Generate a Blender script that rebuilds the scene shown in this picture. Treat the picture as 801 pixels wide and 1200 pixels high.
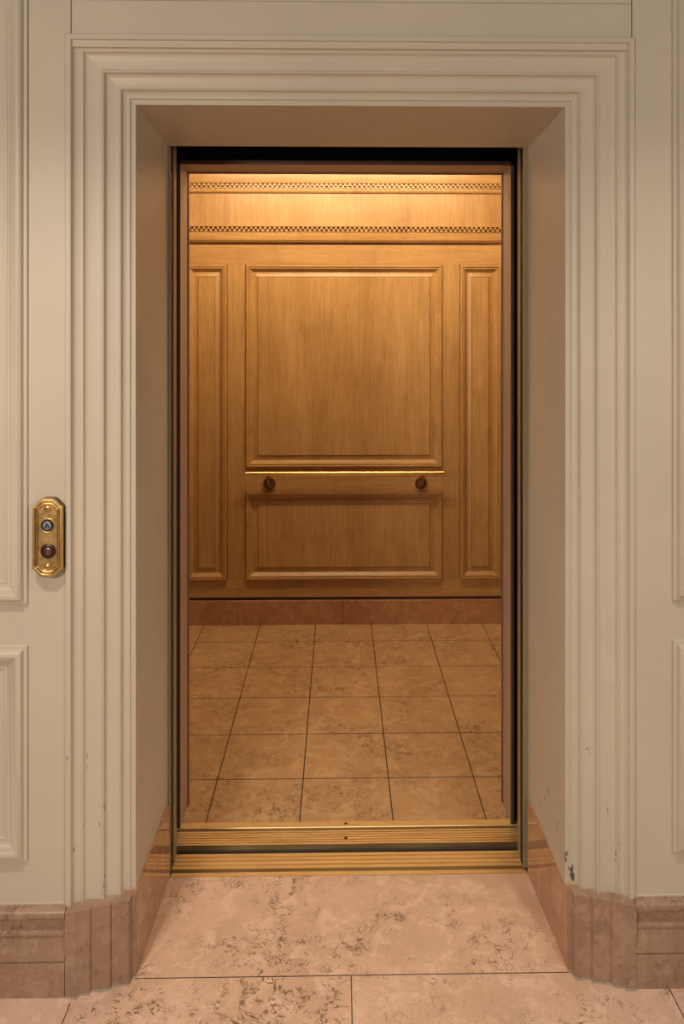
import bpy, math
from mathutils import Vector, Matrix

# ------------------------------------------------------------------ clear
for o in list(bpy.data.objects):
    bpy.data.objects.remove(o)
S = bpy.context.scene
COL = S.collection

# ------------------------------------------------------------------ camera
F, CX, CY, W, H = 888.0, 412.5, 394.0, 801.0, 1200.0
EYE, YAW = 1.575, math.radians(1.0)
cam = bpy.data.cameras.new('camera')
cam.sensor_fit = 'HORIZONTAL'
cam.sensor_width = 36.0
cam.lens = 36.0 * F / W
cam.shift_x = -(CX - W / 2) / W
cam.shift_y = (CY - H / 2) / W
cam.clip_start = 0.05
co = bpy.data.objects.new('camera', cam)
COL.objects.link(co)
co.location = (0, 0, EYE)
co.rotation_euler = (math.pi / 2, 0, -YAW)
S.camera = co

# ------------------------------------------------------------------ world, lights, exposure
world = bpy.data.worlds.new('world')
S.world = world
world.use_nodes = True
bg = world.node_tree.nodes['Background']
bg.inputs[0].default_value = (1.0, 0.83, 0.64, 1)
bg.inputs[1].default_value = 0.13


def area(name, loc, target, size, energy, color, sy=None):
    l = bpy.data.lights.new(name, 'AREA')
    l.energy = energy
    l.color = color
    l.size = size
    if sy:
        l.shape = 'RECTANGLE'
        l.size_y = sy
    o = bpy.data.objects.new(name, l)
    COL.objects.link(o)
    o.location = loc
    d = Vector(target) - Vector(loc)
    o.rotation_euler = d.to_track_quat('-Z', 'Y').to_euler()
    return o


HALL = (1.0, 0.83, 0.66)
area('hall_lamp', (-1.5, -1.1, 2.15), (-0.1, 1.9, 1.5), 0.40, 42, HALL)
area('hall_lamp', (2.3, -1.0, 2.15), (0.5, 1.9, 1.4), 0.40, 19, HALL)


def downlight(loc, target, energy, cone):
    l = bpy.data.lights.new('hall_downlight', 'SPOT')
    l.energy = energy
    l.color = HALL
    l.spot_size = math.radians(cone)
    l.spot_blend = 1.0
    l.shadow_soft_size = 0.06
    o = bpy.data.objects.new('hall_downlight', l)
    COL.objects.link(o)
    o.location = loc
    o.rotation_euler = (Vector(target) - Vector(loc)).to_track_quat('-Z', 'Y').to_euler()


downlight((-0.75, 0.75, 2.85), (-0.55, 1.35, 0.0), 95, 88)
downlight((0.85, 0.75, 2.85), (0.60, 1.35, 0.0), 70, 88)

S.view_settings.view_transform = 'Standard'
S.view_settings.look = 'None'
S.view_settings.gamma = 1
S.view_settings.use_curve_mapping = False
S.view_settings.exposure = 0.0


# ------------------------------------------------------------------ pixel -> place
def PX(px, Y):
    """X of the photo column px on the vertical plane Y."""
    a = (px - CX) / F
    c, s = math.cos(YAW), math.sin(YAW)
    # u = X c - Y s ; d = X s + Y c ; u = a d
    return Y * (s + a * c) / (c - a * s)


def PZ(px, py, Y):
    X = PX(px, Y)
    d = X * math.sin(YAW) + Y * math.cos(YAW)
    return EYE - (py - CY) * d / F


# ------------------------------------------------------------------ materials
def new_mat(name):
    m = bpy.data.materials.new(name)
    m.use_nodes = True
    nt = m.node_tree
    b = nt.nodes['Principled BSDF']
    return m, nt, b


def N(nt, t, **kw):
    n = nt.nodes.new(t)
    for k, v in kw.items():
        setattr(n, k, v)
    return n


def pos_map(nt, scale=(1, 1, 1), loc=(0, 0, 0), rot=(0, 0, 0)):
    g = N(nt, 'ShaderNodeNewGeometry')
    mp = N(nt, 'ShaderNodeMapping')
    mp.inputs['Scale'].default_value = scale
    mp.inputs['Location'].default_value = loc
    mp.inputs['Rotation'].default_value = rot
    nt.links.new(g.outputs['Position'], mp.inputs['Vector'])
    return mp.outputs[0]


def noise(nt, vec, scale, detail=4, rough=0.5, dist=0.0):
    n = N(nt, 'ShaderNodeTexNoise')
    n.inputs['Scale'].default_value = scale
    n.inputs['Detail'].default_value = detail
    n.inputs['Roughness'].default_value = rough
    n.inputs['Distortion'].default_value = dist
    nt.links.new(vec, n.inputs['Vector'])
    return n.outputs['Fac']


def ramp(nt, fac, stops, interp='LINEAR'):
    r = N(nt, 'ShaderNodeValToRGB')
    r.color_ramp.interpolation = interp
    el = r.color_ramp.elements
    while len(el) < len(stops):
        el.new(0.5)
    for e, (p, c) in zip(el, stops):
        e.position = p
        e.color = (c, c, c, 1) if isinstance(c, (int, float)) else (*c, 1)
    nt.links.new(fac, r.inputs['Fac'])
    return r.outputs['Color']


def mix(nt, fac, a, b, mode='MIX'):
    m = N(nt, 'ShaderNodeMix', data_type='RGBA', blend_type=mode)
    for sock, v in ((m.inputs[0], fac), (m.inputs[6], a), (m.inputs[7], b)):
        if isinstance(v, (int, float)):
            sock.default_value = v
        elif isinstance(v, tuple):
            sock.default_value = (*v, 1)
        else:
            nt.links.new(v, sock)
    return m.outputs[2]


def math_n(nt, op, a, b=None, c=None):
    m = N(nt, 'ShaderNodeMath', operation=op)
    for i, v in enumerate((a, b, c)):
        if v is None:
            continue
        if isinstance(v, (int, float)):
            m.inputs[i].default_value = v
        else:
            nt.links.new(v, m.inputs[i])
    return m.outputs[0]


def bump(nt, b, height, strength, dist):
    n = N(nt, 'ShaderNodeBump')
    n.inputs['Strength'].default_value = strength
    n.inputs['Distance'].default_value = dist
    nt.links.new(height, n.inputs['Height'])
    nt.links.new(n.outputs[0], b.inputs['Normal'])


def paint_mat(name, col, chips):
    m, nt, b = new_mat(name)
    p = pos_map(nt)
    mott = ramp(nt, noise(nt, p, 3.0, 5, 0.6), [(0.3, 0.0), (0.7, 1.0)])
    c = mix(nt, mott, tuple(v * 0.95 for v in col), tuple(min(1, v * 1.04) for v in col))
    if chips:
        # knocked paint near the floor: small dark chips and scuffs
        sep = N(nt, 'ShaderNodeSeparateXYZ')
        g = N(nt, 'ShaderNodeNewGeometry')
        nt.links.new(g.outputs['Position'], sep.inputs[0])
        low = ramp(nt, sep.outputs['Z'], [(0.22, 1.0), (0.75, 0.0)])
        spots = ramp(nt, noise(nt, pos_map(nt, (1, 1, 0.45)), 46, 3, 0.6), [(0.675, 0.0), (0.69, 1.0)])
        fac = math_n(nt, 'MULTIPLY', low, spots)
        c = mix(nt, fac, c, (0.10, 0.085, 0.07))
    nt.links.new(c, b.inputs['Base Color'])
    b.inputs['Roughness'].default_value = 0.42
    b.inputs['Specular IOR Level'].default_value = 0.35
    brush = noise(nt, pos_map(nt, (60, 60, 2.0)), 4, 4, 0.6)
    lump = noise(nt, p, 38, 3, 0.5)
    h = math_n(nt, 'ADD', brush, lump)
    bump(nt, b, h, 0.10, 0.002)
    return m


CREAM = (0.60, 0.55, 0.465)
M_WALL = paint_mat('cream_paint', CREAM, False)
M_CASING = paint_mat('cream_paint_worn', CREAM, True)


def marble_mat(name, base, dark, rough, joints=None, vein=1.0, scale=1.0):
    """Pinkish veined marble; joints = (list of (axis, first, step or None, halfwidth))."""
    m, nt, b = new_mat(name)
    p = pos_map(nt, (scale, scale, scale))
    cloud = ramp(nt, noise(nt, p, 4.5, 6, 0.62, 0.5), [(0.32, 0.0), (0.68, 1.0)])
    c = mix(nt, cloud, tuple(v * k for v, k in zip(base, (0.84, 0.80, 0.76))), tuple(min(1, v * 1.08) for v in base))
    # soft pale lumps a few centimetres across, and a sandy grain
    lump = ramp(nt, noise(nt, p, 17.0, 5, 0.6, 0.8), [(0.50, 0.0), (0.62, 1.0)])
    c = mix(nt, math_n(nt, 'MULTIPLY', lump, 0.72), c, tuple(min(1, v * k + 0.02) for v, k in zip(base, (1.20, 1.27, 1.32))))
    dlump = ramp(nt, noise(nt, pos_map(nt, (scale, scale, scale), (4, 9, 2)), 13.0, 5, 0.65, 0.6), [(0.54, 0.0), (0.70, 1.0)])
    c = mix(nt, math_n(nt, 'MULTIPLY', dlump, 0.45), c, tuple(v * k for v, k in zip(base, (0.72, 0.64, 0.56))))
    fine = noise(nt, p, 120.0, 4, 0.7)
    c = mix(nt, 0.22, c, mix(nt, ramp(nt, fine, [(0.3, 0.0), (0.7, 1.0)]), tuple(v * 0.7 for v in base), tuple(min(1, v * 1.3) for v in base)))
    # a few pale calcite wisps
    w = noise(nt, pos_map(nt, (1.3, 1, 1), (5.2, 1.1, 0)), 5.0, 6, 0.6, 1.2)
    wisp = ramp(nt, math_n(nt, 'ABSOLUTE', math_n(nt, 'SUBTRACT', w, 0.5)), [(0.0, 1.0), (0.012, 0.0)])
    wm = ramp(nt, noise(nt, pos_map(nt, (1, 1, 1), (2, 8, 3)), 3.5, 3), [(0.56, 0.0), (0.66, 1.0)])
    c = mix(nt, math_n(nt, 'MULTIPLY', math_n(nt, 'MULTIPLY', wisp, wm), 0.45), c, (0.78, 0.64, 0.50))
    # thin dark curling veins, broken and gathered in clusters
    clus = ramp(nt, noise(nt, pos_map(nt, (scale, scale, scale), (7, 3, 1)), 5.5, 5, 0.65), [(0.47, 0.0), (0.60, 1.0)])
    veins = None
    for sc, off, half in ((11.0, (0, 0, 0), 0.016), (24.0, (3, 5, 1), 0.026)):
        n1 = noise(nt, pos_map(nt, (scale, scale, scale), off), sc, 2.5, 0.55, 2.2)
        line = ramp(nt, math_n(nt, 'ABSOLUTE', math_n(nt, 'SUBTRACT', n1, 0.5)), [(0.0, 1.0), (half * 0.6, 1.0), (half, 0.0)])
        veins = line if veins is None else math_n(nt, 'MAXIMUM', veins, line)
    brk = ramp(nt, noise(nt, p, 30.0, 2, 0.5), [(0.46, 0.0), (0.52, 1.0)])
    fac = math_n(nt, 'MULTIPLY', math_n(nt, 'MULTIPLY', veins, clus), brk)
    c = mix(nt, math_n(nt, 'MULTIPLY', fac, 0.85 * vein), c, dark)
    pits = ramp(nt, noise(nt, p, 110.0, 2, 0.5), [(0.69, 0.0), (0.73, 1.0)])
    c = mix(nt, math_n(nt, 'MULTIPLY', pits, 0.5 * vein), c, dark)
    joint_f = None
    if joints:
        g = N(nt, 'ShaderNodeNewGeometry')
        sep = N(nt, 'ShaderNodeSeparateXYZ')
        nt.links.new(g.outputs['Position'], sep.inputs[0])
        for ax, first, step, hw, lim in joints:
            v = math_n(nt, 'SUBTRACT', sep.outputs[ax], first)
            if step:
                v = math_n(nt, 'PINGPONG', v, step / 2) if False else math_n(nt, 'SUBTRACT', v, math_n(nt, 'MULTIPLY', math_n(nt, 'ROUND', math_n(nt, 'DIVIDE', v, step)), step))
            f = math_n(nt, 'LESS_THAN', math_n(nt, 'ABSOLUTE', v), hw)
            if lim:
                lax, lo, hi = lim
                f = math_n(nt, 'MULTIPLY', f, math_n(nt, 'GREATER_THAN', sep.outputs[lax], lo))
                f = math_n(nt, 'MULTIPLY', f, math_n(nt, 'LESS_THAN', sep.outputs[lax], hi))
            joint_f = f if joint_f is None else math_n(nt, 'MAXIMUM', joint_f, f)
        c = mix(nt, joint_f, c, (0.045, 0.03, 0.022))
    nt.links.new(c, b.inputs['Base Color'])
    r = ramp(nt, noise(nt, p, 9, 4), [(0.2, rough * 0.8), (0.8, min(1, rough * 1.25))])
    nt.links.new(r, b.inputs['Roughness'])
    if joint_f is not None:
        bump(nt, b, math_n(nt, 'SUBTRACT', 1.0, joint_f), 0.4, 0.002)
    return m


PINK = (0.70, 0.495, 0.385)
VEIN = (0.12, 0.075, 0.05)
M_FLOOR = marble_mat('pink_marble_floor', PINK, VEIN, 0.34, joints=[
    ('Y', 1.867, None, 0.0014, None),
    ('X', 0.030, None, 0.0013, ('Y', -9, 1.867)),
    ('X', -0.634, None, 0.0013, ('Y', -9, 1.80)),
    ('X', 0.797, None, 0.0013, ('Y', -9, 1.82))])
M_CARFLOOR = marble_mat('pink_marble_tiles', (0.53, 0.335, 0.175), VEIN, 0.33, joints=[
    ('X', -0.1274, 0.3035, 0.0020, None), ('Y', 2.700, 0.3034, 0.0020, None)])
M_BASE = marble_mat('pink_marble_base', (0.36, 0.238, 0.172), (0.12, 0.07, 0.05), 0.36, vein=0.8, scale=1.3)
M_POLISHED = marble_mat('polished_pink_marble', (0.48, 0.29, 0.19), (0.18, 0.10, 0.06), 0.07, vein=0.45)
M_CARBASE = marble_mat('brown_marble_base', (0.43, 0.215, 0.115), (0.15, 0.07, 0.04), 0.22, vein=0.4)


def wood_mat(name, axis, tone=1.0, rough=0.36):
    m, nt, b = new_mat(name)
    st = {'Z': (1, 1, 0.035), 'X': (0.035, 1, 1)}[axis]
    broad = {'Z': (1, 1, 0.12), 'X': (0.12, 1, 1)}[axis]
    grain = ramp(nt, noise(nt, pos_map(nt, st), 130, 5, 0.65), [(0.30, 0.0), (0.72, 1.0)])
    streak = ramp(nt, noise(nt, pos_map(nt, broad, (3, 1, 2)), 9, 4, 0.6, 0.3), [(0.30, 0.0), (0.70, 1.0)])
    light = tuple(v * tone for v in (0.60, 0.362, 0.148))
    mid = tuple(v * tone for v in (0.46, 0.258, 0.092))
    dk = tuple(v * tone for v in (0.27, 0.138, 0.045))
    c = mix(nt, streak, mid, light)
    c = mix(nt, math_n(nt, 'MULTIPLY', math_n(nt, 'SUBTRACT', 1.0, grain), 0.55), c, dk)
    # open pores of the oak
    pore_s = {'Z': (1, 1, 0.05), 'X': (0.05, 1, 1)}[axis]
    pores = ramp(nt, noise(nt, pos_map(nt, pore_s, (1, 5, 3)), 330, 2, 0.5), [(0.62, 0.0), (0.70, 1.0)])
    c = mix(nt, math_n(nt, 'MULTIPLY', pores, 0.4), c, tuple(v * 0.5 for v in dk))
    # darker smudges of handling and figure
    sm = ramp(nt, noise(nt, pos_map(nt, (1, 1, 0.5), (9, 2, 4)), 7, 5, 0.7), [(0.52, 0.0), (0.76, 1.0)])
    c = mix(nt, math_n(nt, 'MULTIPLY', sm, 0.55), c, dk)
    nt.links.new(c, b.inputs['Base Color'])
    b.inputs['Roughness'].default_value = rough
    bump(nt, b, grain, 0.06, 0.001)
    return m


M_WOODV = wood_mat('oak_upright_grain', 'Z')
M_WOODH = wood_mat('oak_level_grain', 'X')


def plain(name, col, rough, metal=0.0, nscale=None, amp=0.15, spec=0.5, stretch=(1, 1, 1)):
    m, nt, b = new_mat(name)
    if nscale:
        f = ramp(nt, noise(nt, pos_map(nt, stretch), nscale, 4, 0.6), [(0.3, 0.0), (0.7, 1.0)])
        c = mix(nt, f, tuple(v * (1 - amp) for v in col), tuple(min(1, v * (1 + amp)) for v in col))
        nt.links.new(c, b.inputs['Base Color'])
        r = ramp(nt, f, [(0.0, rough * 0.85), (1.0, min(1, rough * 1.2))])
        nt.links.new(r, b.inputs['Roughness'])
    else:
        b.inputs['Base Color'].default_value = (*col, 1)
        b.inputs['Roughness'].default_value = rough
    b.inputs['Metallic'].default_value = metal
    b.inputs['Specular IOR Level'].default_value = spec
    return m


M_BRASS = plain('brushed_brass', (0.96, 0.79, 0.47), 0.46, 1.0, 60, 0.03, stretch=(0.08, 1, 1))
M_PLATE = plain('antique_brass', (0.66, 0.47, 0.21), 0.40, 1.0, 90, 0.14)
M_PLATE_DARK = plain('dark_brass', (0.16, 0.10, 0.045), 0.35, 1.0, 60, 0.2)  # darker brass for the call box and the sill screws
M_BRONZE = plain('dark_bronze', (0.34, 0.20, 0.08), 0.30, 1.0, 50, 0.25)
M_POLBRASS = plain('polished_brass', (0.90, 0.63, 0.26), 0.33, 1.0, 40, 0.06)
M_OLIVE = plain('olive_enamel', (0.30, 0.255, 0.17), 0.38, 0.0, 20, 0.06)
M_TAN = plain('tan_door_metal', (0.37, 0.28, 0.165), 0.45, 0.2, 30, 0.08)
M_JAMB = plain('brown_bronze_cladding', (0.47, 0.335, 0.25), 0.42, 0.0, 40, 0.08, stretch=(1, 1, 0.1))
M_JAMB_DARK = plain('dark_brown_metal', (0.095, 0.055, 0.040), 0.42, 0.2, 30, 0.12)
M_EDGE = plain('purple_brown_edging', (0.20, 0.115, 0.10), 0.40, 0.1, 40, 0.1)
M_BLACK = plain('gap_shade_black', (0.006, 0.006, 0.009), 0.55, 0.0, 20, 0.2, 0.2)  # near-black colour paints in the shade of the gaps around the car
M_SHAFT = plain('shaft_darkness', (0.012, 0.011, 0.011), 0.9, 0.0, 8, 0.3, 0.1)  # the shaft's darkness is put into this near-black colour
M_RUBBER = plain('grey_rubber', (0.05, 0.042, 0.035), 0.7, 0.0, 60, 0.3, 0.3)
M_CEIL = plain('pale_ceiling_panel', (0.55, 0.47, 0.34), 0.6, 0.0, 10, 0.05)
M_WHITE = plain('grey_white_plastic', (0.22, 0.25, 0.30), 0.35)
M_INK = plain('black_plastic', (0.010, 0.010, 0.014), 0.35)
M_RED = plain('maroon_plastic', (0.045, 0.002, 0.010), 0.35)
M_NICKEL = plain('worn_nickel', (0.45, 0.38, 0.28), 0.32, 1.0)
M_GROUT = plain('grey_grout', (0.33, 0.28, 0.22), 0.8, 0.0, 60, 0.15)


def emit_mat(name, col, strength):
    m, nt, b = new_mat(name)
    b.inputs['Base Color'].default_value = (*col, 1)
    b.inputs['Emission Color'].default_value = (*col, 1)
    b.inputs['Emission Strength'].default_value = strength
    return m


# ------------------------------------------------------------------ mesh tools (world coordinates)
class MB:
    def __init__(self):
        self.v, self.f = [], []

    def add(self, vs, fs):
        n = len(self.v)
        self.v += [tuple(p) for p in vs]
        self.f += [tuple(i + n for i in f) for f in fs]
        return self

    def box(self, x0, x1, y0, y1, z0, z1):
        vs = [(x, y, z) for x in (x0, x1) for y in (y0, y1) for z in (z0, z1)]
        return self.add(vs, [(0, 1, 3, 2), (4, 6, 7, 5), (0, 4, 5, 1), (2, 3, 7, 6), (0, 2, 6, 4), (1, 5, 7, 3)])

    def quad(self, a, b, c, d):
        return self.add([a, b, c, d], [(0, 1, 2, 3)])

    def loft(self, rings, closed=False, caps=False):
        """rings: lists of equal length; closed: each ring is a loop."""
        n = len(rings[0])
        vs = [p for r in rings for p in r]
        fs = []
        for i in range(len(rings) - 1):
            for j in range(n if closed else n - 1):
                k = (j + 1) % n
                fs.append((i * n + j, i * n + k, (i + 1) * n + k, (i + 1) * n + j))
        if caps:
            fs.append(tuple(range(n - 1, -1, -1)))
            fs.append(tuple((len(rings) - 1) * n + j for j in range(n)))
        return self.add(vs, fs)

    def lathe(self, center, prof, seg=40, axis='-Y'):
        """prof: (radius, height) with height measured along axis from center."""
        cx, cy, cz = center
        rings = []
        for r, h in prof:
            ring = []
            for k in range(seg):
                a = 2 * math.pi * k / seg
                if axis == '-Y':
                    ring.append((cx + r * math.cos(a), cy - h, cz + r * math.sin(a)))
                else:
                    ring.append((cx + r * math.cos(a), cy + r * math.sin(a), cz + h))
            rings.append(ring)
        return self.loft(rings, True, True)

    def tube(self, pts, radii, seg=20):
        rings = []
        P = [Vector(p) for p in pts]
        for i, p in enumerate(P):
            t = (P[min(i + 1, len(P) - 1)] - P[max(i - 1, 0)]).normalized()
            u = Vector((1, 0, 0)) if abs(t.x) < 0.9 else Vector((0, 0, 1))
            a = t.cross(u).normalized()
            b = t.cross(a)
            r = radii[i]
            ra, rb = r if isinstance(r, tuple) else (r, r)
            rings.append([p + a * ra * math.cos(2 * math.pi * k / seg) + b * rb * math.sin(2 * math.pi * k / seg) for k in range(seg)])
        return self.loft(rings, True, True)

    def build(self, name, mat, parent=None, bevel=0.0, smooth=35, flip=False):
        off = Vector(parent_world(parent)) if parent else Vector((0, 0, 0))
        me = bpy.data.meshes.new(name)
        me.from_pydata([tuple(Vector(p) - off) for p in self.v], [], self.f)
        import bmesh
        bm = bmesh.new()
        bm.from_mesh(me)
        bmesh.ops.recalc_face_normals(bm, faces=bm.faces)
        bm.to_mesh(me)
        bm.free()
        for p in me.polygons:
            p.use_smooth = True
        me.set_sharp_from_angle(angle=math.radians(smooth))
        me.materials.append(mat)
        o = bpy.data.objects.new(name, me)
        COL.objects.link(o)
        if parent:
            o.parent = parent
        if bevel:
            md = o.modifiers.new('bevel', 'BEVEL')
            md.width = bevel
            md.segments = 2
            md.limit_method = 'ANGLE'
            md.angle_limit = math.radians(40)
        return o


def parent_world(o):
    v = Vector((0, 0, 0))
    while o:
        v += o.location
        o = o.parent
    return v


def thing(name, label, cat, loc, group=None):
    o = bpy.data.objects.new(name, None)
    COL.objects.link(o)
    o.location = loc
    o.empty_display_size = 0.05
    o['label'] = label
    o['category'] = cat
    if group:
        o['group'] = group
    return o


def struct(o, label, cat):
    o['kind'] = 'structure'
    o['label'] = label
    o['category'] = cat
    return o


def structure_root(name, label, cat, loc=(0, 0, 0)):
    return struct(thing(name, label, cat, loc), label, cat)


# ------------------------------------------------------------------ key dimensions
WALL_Y = 1.838                   # painted wall face in the hall
BEAD_Y = 1.831                   # front of the door casing
XC = 0.0320                      # middle of the doorway
CAS_OUT_L, CAS_OUT_R, CAS_TOP = -0.6575, 0.7205, 2.303
CAS_W = 0.1555
REV_Y0, REV_Y1 = BEAD_Y + 0.055, 2.230      # reveals run from casing to landing frame
RL0, RR0, RT0 = CAS_OUT_L + CAS_W, CAS_OUT_R - CAS_W, CAS_TOP - CAS_W
RL1, RR1, RT1 = -0.502, 0.559, 2.1325

# ------------------------------------------------------------------ the setting: hall
m = MB().box(-2.6, 2.6, -1.5, 2.2125, -0.10, 0.0)
struct(m.build('floor', M_FLOOR), 'pink veined marble floor of the hall in front of the elevator', 'floor')

wl = structure_root('wall_front', 'cream painted hall wall around the elevator opening', 'wall', (XC, WALL_Y, 0))
# the wall is boarded: a seam above each side of the door casing
sl, sr = -0.6455, 0.7150
g = 0.0010
MB().box(-2.6, sl - g, WALL_Y, 2.225, 0.0, 3.1).build('wall_board', M_WALL, wl, 0.0012)
MB().box(sr + g, 2.6, WALL_Y, 2.225, 0.0, 3.1).build('wall_board', M_WALL, wl, 0.0012)
ztop = 2.3865
MB().box(sl + g, sr - g, WALL_Y + 0.0006, 2.225, CAS_TOP - 0.03, ztop).build('wall_board', M_WALL, wl, 0.0012)
MB().box(sl + g, sr - g, WALL_Y + 0.0015, 2.225, ztop + 0.0008, 3.1).build('wall_board', M_WALL, wl, 0.0012)

# ---- casing, mitred at the two upper corners
PROF = [(0, .007), (0, .002), (.002, 0), (.0115, 0), (.0135, .0015), (.0138, .006), (.0150, .0105), (.0185, .0145), (.0240, .0170), (.0310, .0180), (.0335, .0180),
        (.0340, .0162), (.0352, .0154), (.0375, .0154), (.0388, .0165), (.0392, .0195), (.0410, .0225), (.0440, .0245), (.0490, .0255), (.0780, .0258),
        (.0795, .0240), (.0815, .0232), (.0840, .0236), (.0856, .0256), (.0860, .0300), (.0875, .0340), (.0905, .0368), (.0957, .0380), (.1180, .0384),
        (.1195, .0366), (.1212, .0362), (.1230, .0372), (.1236, .0410), (.1250, .0450), (.1285, .0485), (.1335, .0500), (.1342, .0486), (.1412, .0488),
        (.1418, .0515), (.1440, .0540), (.1480, .0550), (.1488, .0530), (.1500, .0522), (.1538, .0522), (.1550, .0530), (.1555, .055)]
ZB = 0.2035
cas = structure_root('trim_1', 'cream stepped casing moulded around the elevator opening', 'door casing', (XC, BEAD_Y, ZB))


def leg(side):
    bot, top = [], []
    for t, d in PROF:
        x = CAS_OUT_L + t if side < 0 else CAS_OUT_R - t
        bot.append((x, BEAD_Y + d, ZB))
        top.append((x, BEAD_Y + d, CAS_TOP - t))
    return MB().loft([bot, top])


leg(-1).build('casing_leg', M_CASING, cas, smooth=32)
leg(1).build('casing_leg', M_CASING, cas, smooth=32)
a = [(CAS_OUT_L + t, BEAD_Y + d, CAS_TOP - t) for t, d in PROF]
b = [(CAS_OUT_R - t, BEAD_Y + d, CAS_TOP - t) for t, d in PROF]
MB().loft([a, b]).build('casing_head', M_CASING, cas, smooth=32)

# ---- reveals (deep painted jambs and soffit)
def slab(p0, p1, z0a, z0b, z1a, z1b, outward):
    """wall sheet from p0=(x,y) to p1, thickened outward in x."""
    (x0, y0), (x1, y1) = p0, p1
    mb = MB()
    A = [(x0, y0, z0a), (x1, y1, z0b), (x1, y1, z1b), (x0, y0, z1a)]
    B = [(x + outward, y, z) for x, y, z in A]
    mb.add(A + B, [(0, 1, 2, 3), (7, 6, 5, 4), (0, 4, 5, 1), (1, 5, 6, 2), (2, 6, 7, 3), (3, 7, 4, 0)])
    return mb


o = slab((RL0, REV_Y0), (RL1, REV_Y1), ZB, ZB, RT0, RT1, -0.03).build('wall_reveal_left', M_CASING)
struct(o, 'cream painted left reveal of the deep elevator opening', 'door reveal')
o = slab((RR0, REV_Y0), (RR1, REV_Y1), ZB, ZB, RT0, RT1, 0.03).build('wall_reveal_right', M_CASING)
struct(o, 'cream painted right reveal of the deep elevator opening', 'door reveal')
mb = MB()
A = [(RL0, REV_Y0, RT0), (RR0, REV_Y0, RT0), (RR1, REV_Y1, RT1), (RL1, REV_Y1, RT1)]
B = [(x, y, RT0 + 0.05) for x, y, z in A]
mb.add(A + B, [(0, 1, 2, 3), (7, 6, 5, 4), (0, 4, 5, 1), (1, 5, 6, 2), (2, 6, 7, 3), (3, 7, 4, 0)])
struct(mb.build('ceiling_reveal', M_CASING), 'cream painted soffit over the deep elevator opening', 'soffit')

# ---- marble: baseboards, stepped plinth blocks, polished reveal bases
BB = [(0.000, .2085), (.0115, .2078), (.0165, .2062), (.0205, .2035), (.0230, .1990), (.0238, .1940), (.0230, .1885), (.0205, .1840), (.0160, .1810),
      (.0110, .1797), (.0080, .1780), (.0068, .1720), (.0066, .1600), (.0072, .1520), (.0085, .1490), (.0125, .1472), (.0132, .1460), (.0132, .1400), (.0125, .1388),
      (.0098, .1380), (.0104, .1320), (.0122, .1230), (.0155, .1120), (.0192, .1020), (.0215, .0950), (.0224, .0900), (.0224, .0865), (.0180, .0855), (.0180, .0825),
      (.0225, .0805), (.0230, .0780), (.0230, .0000), (0.000, .0000)]


def baseboard(x0, x1):
    r0 = [(x0, WALL_Y - d, z) for d, z in BB]
    r1 = [(x1, WALL_Y - d, z) for d, z in BB]
    return MB().loft([r0, r1], True, True)


o = baseboard(-2.6, -0.6535).build('baseboard_left', M_BASE, smooth=32)
struct(o, 'pink marble moulded baseboard left of the opening', 'baseboard')
o = baseboard(0.7175, 2.6).build('baseboard_right', M_BASE, smooth=32)
struct(o, 'pink marble moulded baseboard right of the opening', 'baseboard')

PL = [(-.6520, 1.8150), (-.6270, 1.8150), (-.6250, 1.8165), (-.6190, 1.8215), (-.6100, 1.8238), (-.5985, 1.8250), (-.5960, 1.8270), (-.5945, 1.8320),
      (-.5910, 1.8335), (-.5720, 1.8350), (-.5535, 1.8362), (-.5512, 1.8380), (-.5500, 1.8440), (-.5460, 1.8455), (-.5300, 1.8472), (-.5140, 1.8485), (-.5105, 1.8510),
      (-.5085, 1.8570), (-.5075, 1.8670), (-.5050, 1.8690), (-.5005, 1.8720), (-.4998, 1.8780), (-.4998, 1.8955), (-.6520, 1.8955)]


def plinth(side):
    pts = []
    for x, y in PL:
        if side > 0:
            x = 0.717 - (x + 0.652) * 0.977
        pts.append((x, y))
    r0 = [(x, y, 0.0) for x, y in pts]
    # worn, slightly uneven top edge sloping up to the paint
    front = [(x, y, 0.2020 + 0.0012 * math.sin(i * 2.3)) for i, (x, y) in enumerate(pts)]
    ins = []
    for i, (x, y) in enumerate(pts):
        ins.append((x, y + 0.011 if y < 1.88 else y, 0.2045))
    mb = MB().loft([r0, front, ins], True)
    n = len(mb.v)
    k = len(pts)
    mb.f.append(tuple(range(n - k, n)))
    return mb


o = plinth(-1).build('trim_2', M_BASE, smooth=30)
struct(o, 'stepped pink marble plinth block under left casing leg', 'plinth')
o = plinth(1).build('trim_3', M_BASE, smooth=30)
struct(o, 'stepped pink marble plinth block under right casing leg', 'plinth')

o = slab((-.4995, 1.8785), (-.4920, 2.2125), 0.0, 0.0, .2105, .2105, -0.035).build('baseboard_reveal_left', M_POLISHED, bevel=0.001)
struct(o, 'polished marble base along the left reveal mirroring the brass sill', 'baseboard')
o = slab((.5680, 1.8785), (.5520, 2.2125), 0.0, 0.0, .2105, .2105, 0.035).build('baseboard_reveal_right', M_POLISHED, bevel=0.001)
struct(o, 'polished marble base along the right reveal mirroring the brass sill', 'baseboard')

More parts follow.
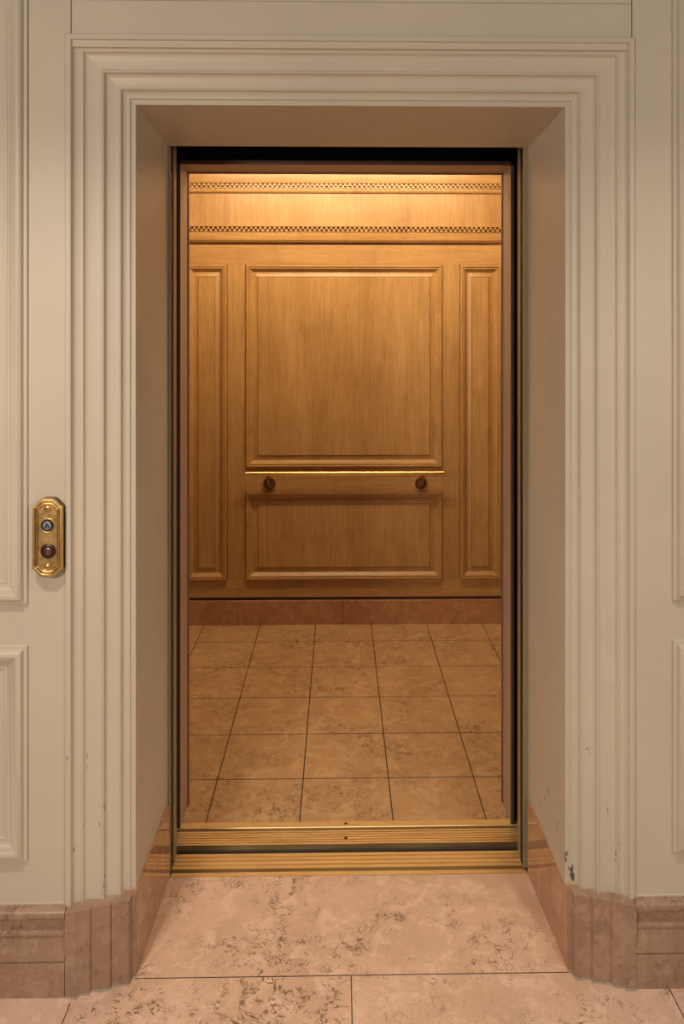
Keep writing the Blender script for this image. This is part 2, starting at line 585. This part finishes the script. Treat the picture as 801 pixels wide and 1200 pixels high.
# grey grout along the foot of the plinths, and the painted caulk over the baseboards
for side, par in ((-1, bpy.data.objects['trim_2']), (1, bpy.data.objects['trim_3'])):
    pts = [(x, y) for x, y in PL[:-2]]
    if side > 0:
        pts = [(0.717 - (x + 0.652) * 0.977, y) for x, y in pts]
    wob = [0.0035 + 0.0022 * math.sin(i * 1.7 + side) for i in range(len(pts))]
    MB().loft([[(x - side * 0.35 * w, y - w, 0.0006) for (x, y), w in zip(pts, wob)], [(x, y - 0.0002, 0.0030) for x, y in pts]]).build('grout_joint', M_GROUT, par)
for nm, x0, x1 in (('baseboard_left', -2.6, -0.6535), ('baseboard_right', 0.7175, 2.6)):
    MB().box(x0, x1, WALL_Y - 0.004, WALL_Y - 0.0002, 0.2086, 0.2118).build('caulk_bead', M_CASING, bpy.data.objects[nm])

# ---- raised panel mouldings on the hall wall
PM = [(0, 0), (0, .006), (.0015, .0075), (.0085, .0080), (.0092, .0095), (.0095, .0140), (.0115, .0175), (.0155, .0200), (.0205, .0205), (.0245, .0190), (.0265, .0170),
      (.0270, .0150), (.0295, .0140), (.0330, .0122), (.0380, .0085), (.0430, .0050), (.0490, .0030), (.0495, .0045), (.0515, .0052), (.0540, .0045), (.0550, .0002)]


def rect_sweep(prof, x0, x1, z0, z1, y):
    rings = []
    for t, d in prof:
        rings.append([(x0 + t, y - d, z0 + t), (x1 - t, y - d, z0 + t), (x1 - t, y - d, z1 - t), (x0 + t, y - d, z1 - t)])
    return MB().loft(rings, True)


frames = [('trim_4', -1.62, -0.7475, 0.932, 2.62, 'tall cream panel moulding above the lower one, left of the call plate'),
          ('trim_5', -1.62, -0.7475, 0.316, 0.832, 'low cream panel moulding above the left marble baseboard'),
          ('trim_6', 0.8135, 1.68, 0.932, 2.62, 'tall cream panel moulding on the wall right of the casing'),
          ('trim_7', 0.8135, 1.68, 0.318, 0.834, 'low cream panel moulding above the right marble baseboard')]
for nm, x0, x1, z0, z1, lab in frames:
    struct(rect_sweep(PM, x0, x1, z0, z1, WALL_Y).build(nm, M_WALL, smooth=40), lab, 'panel moulding')

# ------------------------------------------------------------------ shaft, landing frame and landing doors
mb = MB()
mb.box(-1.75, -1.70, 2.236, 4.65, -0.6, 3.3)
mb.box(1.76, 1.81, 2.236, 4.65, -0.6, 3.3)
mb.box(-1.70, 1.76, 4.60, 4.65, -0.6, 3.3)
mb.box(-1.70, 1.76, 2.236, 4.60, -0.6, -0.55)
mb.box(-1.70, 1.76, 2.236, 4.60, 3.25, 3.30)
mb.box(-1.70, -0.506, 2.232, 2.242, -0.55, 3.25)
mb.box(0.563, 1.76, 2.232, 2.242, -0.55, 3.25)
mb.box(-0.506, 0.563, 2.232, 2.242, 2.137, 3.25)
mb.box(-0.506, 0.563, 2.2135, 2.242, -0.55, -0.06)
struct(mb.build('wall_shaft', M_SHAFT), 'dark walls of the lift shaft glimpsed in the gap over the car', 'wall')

dr = structure_root('door_1', 'retracted landing doors in a slim olive metal frame', 'door', (XC, 2.24, 0))
MB().box(-.5055, -.4930, 2.2305, 2.2375, 0.004, 2.134).build('frame_jamb', M_OLIVE, dr, 0.001)
MB().box(.5435, .5625, 2.2305, 2.2375, 0.004, 2.134).build('frame_jamb', M_OLIVE, dr, 0.001)
MB().box(-.5055, -.4928, 2.2380, 2.2622, 0.004, 2.134).build('frame_gap_shade', M_BLACK, dr)  # added black strips stand in for the shaded gap beside the doors
MB().box(.5433, .5625, 2.2380, 2.2622, 0.004, 2.134).build('frame_gap_shade', M_BLACK, dr)
MB().box(-1.10, -.4905, 2.263, 2.300, 0.006, 2.170).build('door_panel', M_TAN, dr, 0.0015)
MB().box(.5435, 1.16, 2.263, 2.300, 0.006, 2.170).build('door_panel', M_TAN, dr, 0.0015)

# ------------------------------------------------------------------ landing threshold
def ridges(y0, y1, n, zt, depth):
    """ribbed brass tread: list of (y, z)."""
    pts = []
    w = (y1 - y0) / n
    for i in range(n):
        a = y0 + i * w
        pts += [(a + w * 0.06, zt), (a + w * 0.74, zt), (a + w * 0.76, zt - depth), (a + w * 1.03, zt - depth)]
    return pts


def extr(pts, x0, x1, zb):
    pts = list(pts)
    loop = pts + [(pts[-1][0], zb), (pts[0][0], zb)]
    return MB().loft([[(x0, y, z) for y, z in loop], [(x1, y, z) for y, z in loop]], True, True)


th = thing('door_threshold', 'brass grooved landing sill flush with the pink hall floor', 'threshold', (XC, 2.26, 0))
extr([(2.2135, 0.002), (2.2285, 0.002), (2.2300, 0.0005)], -.4910, .5510, -0.03).build('front_strip', M_BRASS, th)
extr(ridges(2.2415, 2.312, 4, 0.003, 0.0070), -0.85, 0.91, -0.03).build('ribbed_tread', M_BRASS, th)
MB().box(-0.85, 0.91, 2.2300, 2.2415, -0.05, -0.018).build('door_groove', M_JAMB_DARK, th)

# ------------------------------------------------------------------ elevator car
YB = 4.150                         # back wall face
CL, CR, CTOP = -1.000, 1.060, 2.66
car = thing('elevator_car', 'oak panelled elevator car with marble floor, standing open behind the brass sills', 'elevator', (XC, 2.35, 0))

extr(ridges(2.3465, 2.4155, 6, 0.003, 0.0070), -0.85, 0.91, -0.03).build('car_sill', M_BRASS, car)
o = extr([(2.4285, 0.001), (2.4300, 0.003), (2.4560, 0.003), (2.4580, 0.001)], -0.530, 0.590, -0.03).build('sill_nosing', M_BRASS, car)
for ys in (2.375, 2.444):
    MB().lathe((PX(405, ys), ys, 0.0), [(.0055, .001), (.0055, .0036), (.0045, .0044), (.001, .0046)], 20, 'Z').build('screw', M_PLATE_DARK, car)
MB().box(-0.53, 0.59, 2.4155, 2.4285, -0.05, -0.018).build('sill_groove', M_JAMB_DARK, car)
MB().box(-0.95, 1.01, 2.338, 2.3455, -0.25, -0.012).build('toe_guard', M_RUBBER, car)

MB().box(CL, CR, 2.4585, YB, -0.04, 0.0).build('car_floor', M_CARFLOOR, car)
MB().box(CL - .03, CL, 2.56, YB + .05, -0.04, CTOP).build('side_panelling', M_WOODV, car)
MB().box(CR, CR + .03, 2.56, YB + .05, -0.04, CTOP).build('side_panelling', M_WOODV, car)
MB().box(CL - .03, CR + .03, 2.45, YB + .05, CTOP, CTOP + .03).build('car_ceiling', M_CEIL, car)
MB().box(CL - .03, CR + .03, YB + .012, YB + .05, -0.04, CTOP).build('back_sheet', M_JAMB_DARK, car)

# entrance posts, header
ex0, ex1, ez = -0.507, 0.553, 2.125
for s, x in ((-1, ex0), (1, ex1)):
    xa, xb = sorted((x, x + s * 0.0100))
    MB().box(xa, xb, 2.433, 2.545, 0.0, ez + .014).build('entrance_post', M_JAMB, car, 0.0015)
    xa, xb = sorted((x - s * 0.0005, x + s * 0.0105))
    MB().box(xa, xb, 2.429, 2.4325, 0.003, ez + .014).build('entrance_edge', M_JAMB_DARK, car, 0.001)
    xa, xb = sorted((x - s * 0.004, x + s * 0.0100))
    MB().box(xa, xb, 2.5455, 2.562, 0.0, ez - .004).build('inner_bead', M_EDGE, car, 0.003)
    xa, xb = sorted((x + s * 0.0105, (CL - .03) if s < 0 else (CR + .03)))
    MB().box(xa, xb, 2.448, 2.562, 0.0, CTOP).build('front_return', M_BLACK, car)  # black colour carries the shadow seen beside the posts
MB().box(ex0, ex1, 2.433, 2.545, ez, ez + .0135).build('entrance_header', M_JAMB, car, 0.001)
MB().box(ex0 - .0105, ex1 + .0105, 2.429, 2.4325, ez - .0005, ez + .014).build('header_edge', M_JAMB_DARK, car, 0.001)
MB().box(ex0 - .004, ex1 + .004, 2.5455, 2.562, ez - .004, ez + .0135).build('inner_bead', M_EDGE, car, 0.003)
MB().box(ex0 - .0104, ex1 + .0104, 2.448, 2.562, ez + .0145, CTOP).build('front_return', M_BLACK, car)  # black again for the shadow above the header


# ---- back panelling
def zx(px, py, dy=0.0):
    return PX(px, YB - dy), PZ(px, py, YB - dy)


Zb = lambda py: PZ(402, py, YB)
Xb = lambda px: PX(px, YB)
z_rail0, z_rail1 = Zb(699.0), Zb(679)
# stone skirting: two slabs meeting under the middle of the car
xj = Xb(401.5)
for x0, x1 in ((CL, xj - .001), (xj + .001, CR)):
    MB().box(x0, x1, YB - .010, YB + .010, 0.0005, Zb(703)).build('stone_skirting', M_CARBASE, car, 0.0015)
# framing
UP = (288.0, 517.5, 310.5, 547.5)
LO = (288.0, 517.5, 576.5, 678.5)
SL = (218.0, 266.0, 310.5, 678.8)
SR = (538.5, 586.5, 310.5, 678.8)
gx = 0.0004
gp = 0.0022                        # open joint between framing and panel mouldings
yf0, yf1 = YB, YB + 0.011
MB().box(CL, CR, yf0, yf1, Zb(699.5), Zb(678.5) - gp).build('bottom_rail', M_WOODH, car, 0.0006)
MB().box(CL, CR, yf0, yf1, Zb(310.5) + gp, Zb(284)).build('top_rail', M_WOODH, car, 0.0006)
for p0, p1 in ((None, 218), (266, 288), (517.5, 538.5), (586.5, None)):
    x0 = CL if p0 is None else Xb(p0)
    x1 = CR if p1 is None else Xb(p1)
    MB().box(x0 + gp, x1 - gp, yf0, yf1, Zb(678.5) - gp + gx, Zb(310.5) + gp - gx).build('stile', M_WOODV, car, 0.0006)
MB().box(Xb(288) - gp + gx, Xb(517.5) + gp - gx, yf0, yf1, Zb(576.5) + gp, Zb(547.5) - gp).build('middle_rail', M_WOODH, car, 0.0006)
MB().box(CL, CR, yf0, yf1, Zb(270), CTOP).build('frieze_board', M_WOODV, car)

# bolection moulding around each raised panel
WM = [(0, -.011), (0, .011), (.0030, .0180), (.0080, .0205), (.0120, .0200), (.0136, .0180), (.0138, .0155), (.0165, .0150), (.0180, .0165), (.0220, .0158), (.0236, .0140), (.0240, .0115), (.0285, .0065),
      (.0335, .0020), (.0375, -.0010), (.0400, -.0060)]


def raised(px):
    x0, x1 = Xb(px[0]), Xb(px[1])
    z1, z0 = Zb(px[2]), Zb(px[3])
    t0, t1 = 0.038, 0.067
    prof = [(t0, -.0060), (t0 + .002, -.0055), (t1 - .003, .0030), (t1 - .0025, -.0020), (t1 - .0005, -.0020), (t1, .0055), (t1 + .0012, .0065)]
    mb = rect_sweep(prof, x0, x1, z0, z1, YB)
    n = len(mb.v)
    mb.f.append((n - 4, n - 3, n - 2, n - 1))
    pan = mb.build('raised_panel', M_WOODV, car, smooth=20)
    # uprights and crosspieces of the moulding
    rect_sweep(WM, x0, x1, z0, z1, YB).build('panel_moulding', M_WOODH if (x1 - x0) > 0.5 else M_WOODV, pan, smooth=30)
    return pan


for p in (UP, LO, SL, SR):
    raised(p)


# cornice-like bands with two rows of little dentils
def band(prof, x0, x1):
    loop = [(YB - d, z) for d, z in prof]
    loop += [(YB + .004, loop[-1][1]), (YB + .004, loop[0][1])]
    return MB().loft([[(x0, y, z) for y, z in loop], [(x1, y, z) for y, z in loop]], True, True)


def dentils(zt, zb_, front, depth):
    mb = MB()
    zm = (zt + zb_) / 2
    pitch = 0.0256
    n = int((CR - CL) / pitch)
    for i in range(n):
        x = CL + 0.004 + i * pitch
        mb.box(x, x + pitch * .48, YB - front - depth, YB - front + .003, zm + .0012, zt)
        mb.box(x + pitch * .5, x + pitch * .98, YB - front - depth * .85, YB - front + .003, zb_, zm - .0004)
    return mb


# lower band (architrave)
za = Zb
lower = [(.000, za(284.6)), (.020, za(284.4)), (.0260, za(282.8)), (.0300, za(282.2)), (.0325, za(279.5)), (.0345, za(276.5)), (.0350, za(274.6)), (.0240, za(273.6)),
         (.0180, za(272.8)), (.0020, za(272.4)), (.0020, za(266.4)), (.0200, za(266.2)), (.0200, za(265.6)), (.000, za(265.2))]
bo = band(lower, CL, CR).build('architrave_moulding', M_WOODH, car, smooth=30)
dentils(za(266.6), za(272.2), .0030, .0190).build('dentil_row', M_WOODH, bo)
upper = [(.000, za(226.6)), (.012, za(226.4)), (.0165, za(225.2)), (.0185, za(223.8)), (.0170, za(222.4)), (.0020, za(221.8)), (.0020, za(216.0)), (.0190, za(215.7)), (.0205, za(214.6)),
         (.0205, za(206)), (.0215, za(200)), (.0215, za(186)), (.000, za(185))]
bo = band(upper, CL, CR).build('cornice_moulding', M_WOODH, car, smooth=30)
dentils(za(216.2), za(221.6), .0030, .0180).build('dentil_row', M_WOODH, bo)

# ceiling strip light of the car, plus an added floor fill without a fitting
M_LAMP = emit_mat('lamp_lens', (1.0, 0.80, 0.48), 6)
CAR = (1.0, 0.76, 0.46)
d = MB()
sx0, sx1, sy = -0.78, 0.86, 3.30
ring_o = [(sx0 - .03, sy - .07), (sx1 + .03, sy - .07), (sx1 + .03, sy + .07), (sx0 - .03, sy + .07)]
ring_i = [(sx0, sy - .045), (sx1, sy - .045), (sx1, sy + .045), (sx0, sy + .045)]
d.loft([[(x, y, CTOP) for x, y in ring_o], [(x, y, CTOP - .012) for x, y in ring_o], [(x, y, CTOP - .012) for x, y in ring_i], [(x, y, CTOP - .002) for x, y in ring_i]], True)
ceil_light = d.build('ceiling_light', M_POLBRASS, car)
MB().box(sx0, sx1, sy - .045, sy + .045, CTOP - .004, CTOP - .001).build('lens', M_LAMP, ceil_light)
for x, y, sx_, sy_, e, tilt in ((0.04, sy, 1.6, 0.07, 23, 60), (0.04, 2.95, 0.3, 0.3, 5.5, 0)):  # second entry is the added fill that brightens the floor
    l = bpy.data.lights.new('car_strip_and_fill', 'AREA')
    l.shape = 'RECTANGLE'
    l.size, l.size_y = sx_, sy_
    l.energy = e
    l.color = CAR
    lo = bpy.data.objects.new('car_strip_and_fill', l)
    COL.objects.link(lo)
    lo.rotation_euler = (math.radians(tilt), 0, 0)
    lo.parent = ceil_light
    lo.location = (x, y - 0.0, CTOP - 0.045)
    lo.location = Vector(lo.location) - parent_world(ceil_light)

# ------------------------------------------------------------------ handrail on the back of the car
yr = YB - 0.075
zr = PZ(402, 555.2, yr)
xr0, xr1 = PX(287.5, yr), PX(520.5, yr)
hr = thing('handrail', 'slim polished brass handrail between the two middle oak panels of the car', 'handrail', ((xr0 + xr1) / 2, YB, zr))
n = 12
pts, rad = [], []
for i in range(n + 1):
    x = xr0 + (xr1 - xr0) * i / n
    pts.append((x, yr, zr))
    rad.append((0.0105, 0.0135))
pts = [(xr0 - .001, yr, zr)] + pts + [(xr1 + .001, yr, zr)]
rad = [(0.007, 0.010)] + rad + [(0.007, 0.010)]
MB().tube(pts, rad, 24).build('rail_bar', M_POLBRASS, hr, smooth=50)
for px in (315, 493.5):
    yk = YB - 0.0
    xk = PX(px, YB - .02)
    zk = PZ(px, 567, YB - .02)
    rose = MB().lathe((xk, YB - .0002, zk), [(.0335, 0), (.0345, .006), (.0335, .013), (.0310, .0165), (.0280, .0160), (.0265, .0110), (.0230, .0080), (.0180, .0085), (.0150, .0140), (.0125, .0200), (.002, .0210)], 36)
    ro = rose.build('bracket_rosette', M_BRONZE, hr, smooth=40)
    MB().tube([(xk, YB - .020, zk), (xk, YB - .045, zk + .001), (xk, YB - .063, zk + .009), (xk, YB - .073, zk + .024), (xk, yr, zr - .008)],
              [.010, .0085, .0080, .0075, .0085], 16).build('bracket_arm', M_BRONZE, ro, smooth=60)

# ------------------------------------------------------------------ call station on the hall wall
px_c, py_c = 55.25, 630.5
yc = WALL_Y - 0.0245
xc, zc = PX(px_c, yc), PZ(px_c, py_c, yc)
cs = thing('call_station', 'antique brass elevator call plate with shaped ends on the cream wall', 'call button', (xc, WALL_Y, zc))
U = 1.803 / 888.0


def outline(inset):
    """shaped plate outline: straight sides, ogee shoulders, flat-topped crown."""
    hw, hs, ht = 17.6 * U, 36.6 * U, 46.4 * U
    h = ht - hs
    k = 1 - inset / hw
    up = [(hw, 0.0), (0.97 * hw, 0.02 * h), (0.90 * hw, 0.10 * h), (0.80 * hw, 0.26 * h), (0.70 * hw, 0.46 * h), (0.60 * hw, 0.66 * h),
          (0.49 * hw, 0.83 * h), (0.36 * hw, 0.945 * h), (0.22 * hw, 0.99 * h), (0.0, h)]
    up = [(x * k, hs + z * k - inset * (0.55 + 0.15 * min(1, z / h))) for x, z in up]
    right_top = up
    left_top = [(-x, z) for x, z in reversed(up[:-1])]
    left_bot = [(-x, -z) for x, z in up]
    right_bot = [(x, -z) for x, z in reversed(up[:-1])]
    return right_top + left_top + left_bot + right_bot


def ring(inset, proud):
    return [(xc + x, WALL_Y - proud, zc + z) for x, z in outline(inset)]


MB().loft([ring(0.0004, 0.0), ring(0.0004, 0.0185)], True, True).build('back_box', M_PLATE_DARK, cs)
front = [ring(0.0, 0.0187), ring(0.0, 0.0225), ring(0.0010, 0.0250), ring(0.0050, 0.0256), ring(0.0066, 0.0240), ring(0.0070, 0.0205), ring(0.0082, 0.0195), ring(0.0088, 0.0222), ring(0.0104, 0.0228),
         ring(0.0118, 0.0222), ring(0.0122, 0.0190), ring(0.0134, 0.0185), ring(0.0140, 0.0215)]
mb = MB().loft(front, True)
k = len(front[0])
n = len(mb.v)
mb.f.append(tuple(range(n - k, n)))
plate = mb.build('face_plate', M_PLATE, cs, smooth=25)
yp = WALL_Y - 0.0215                                # field of the plate


def at(px, py, y=yp):
    return PX(px, y), PZ(px, py, y)


for py in (595.7, 664.2):
    x, z = at(55.8, py)
    s = MB().lathe((x, yp, z), [(.0080, 0), (.0080, .0012), (.0072, .0030), (.0048, .0044), (.0012, .0048)], 28).build('screw', M_PLATE, cs, smooth=60)
    MB().lathe((x, yp - .0042, z), [(.0030, 0), (.0030, .0010), (.0016, .0010), (.0016, .0002)], 18).build('screw_socket', M_NICKEL, s)

# up button
x, z = at(56.0, 615.5)
ub = MB().lathe((x, yp, z), [(.0168, 0), (.0168, .0030), (.0158, .0042), (.0149, .0040), (.0146, .0015)], 44).build('button_bezel', M_POLBRASS, cs, smooth=50)
MB().lathe((x, yp, z), [(.0148, 0.0005), (.0148, .0040), (.0140, .0052), (.0106, .0054), (.0104, .0046)], 44).build('button_ring', M_INK, ub, smooth=50)
MB().lathe((x, yp, z), [(.0103, .001), (.0103, .0048), (.0095, .0054), (.002, .0055)], 44).build('button_lens', M_WHITE, ub, smooth=50)
# the letter-like A on the lens: two splayed strokes with spread feet and a bar
lt = MB()
yl = yp - .0056


def prism(poly):
    A = [(x + a, yl + .0003, z + b) for a, b in poly]
    B = [(x + a, yl - .0006, z + b) for a, b in poly]
    lt.loft([A, B], True, True)


q = 0.00102
prism([(-1.0 * q, 6.4 * q), (1.0 * q, 6.4 * q), (1.6 * q, 4.4 * q), (-1.6 * q, 4.4 * q)])
for s in (-1, 1):
    prism([(s * 0.1 * q, 4.5 * q), (s * 1.7 * q, 4.5 * q), (s * 5.0 * q, -4.2 * q), (s * 2.6 * q, -4.2 * q)])
    prism([(s * 1.9 * q, -4.2 * q), (s * 5.6 * q, -4.2 * q), (s * 5.6 * q, -5.6 * q), (s * 1.9 * q, -5.6 * q)])
prism([(-2.6 * q, -0.6 * q), (2.6 * q, -0.6 * q), (2.8 * q, -2.0 * q), (-2.8 * q, -2.0 * q)])
lt.build('letter', M_INK, ub)

# fire key switch
x, z = at(56.6, 645.6)
ks = MB().lathe((x, yp, z), [(.0178, 0), (.0178, .0022), (.0165, .0032), (.0090, .0034), (.0088, .0026)], 44).build('key_switch', M_RED, cs, smooth=50)
MB().lathe((x, yp, z), [(.0086, .001), (.0086, .0050), (.0076, .0060), (.0062, .0060), (.0060, .0030)], 36).build('switch_ring', M_NICKEL, ks, smooth=50)
kc = MB().lathe((x, yp, z), [(.0059, .001), (.0059, .0036), (.001, .0036)], 30).build('key_cylinder', M_INK, ks, smooth=50)
mb = MB().lathe((x, yp, z - .0005), [(.0036, .001), (.0036, .0052), (.001, .0055)], 26)
mb.build('lock_core', M_NICKEL, ks, smooth=50)
MB().box(x - .0008, x + .0008, yp - .0062, yp - .003, z + .0022, z + .0052).build('key_slot', M_INK, ks)
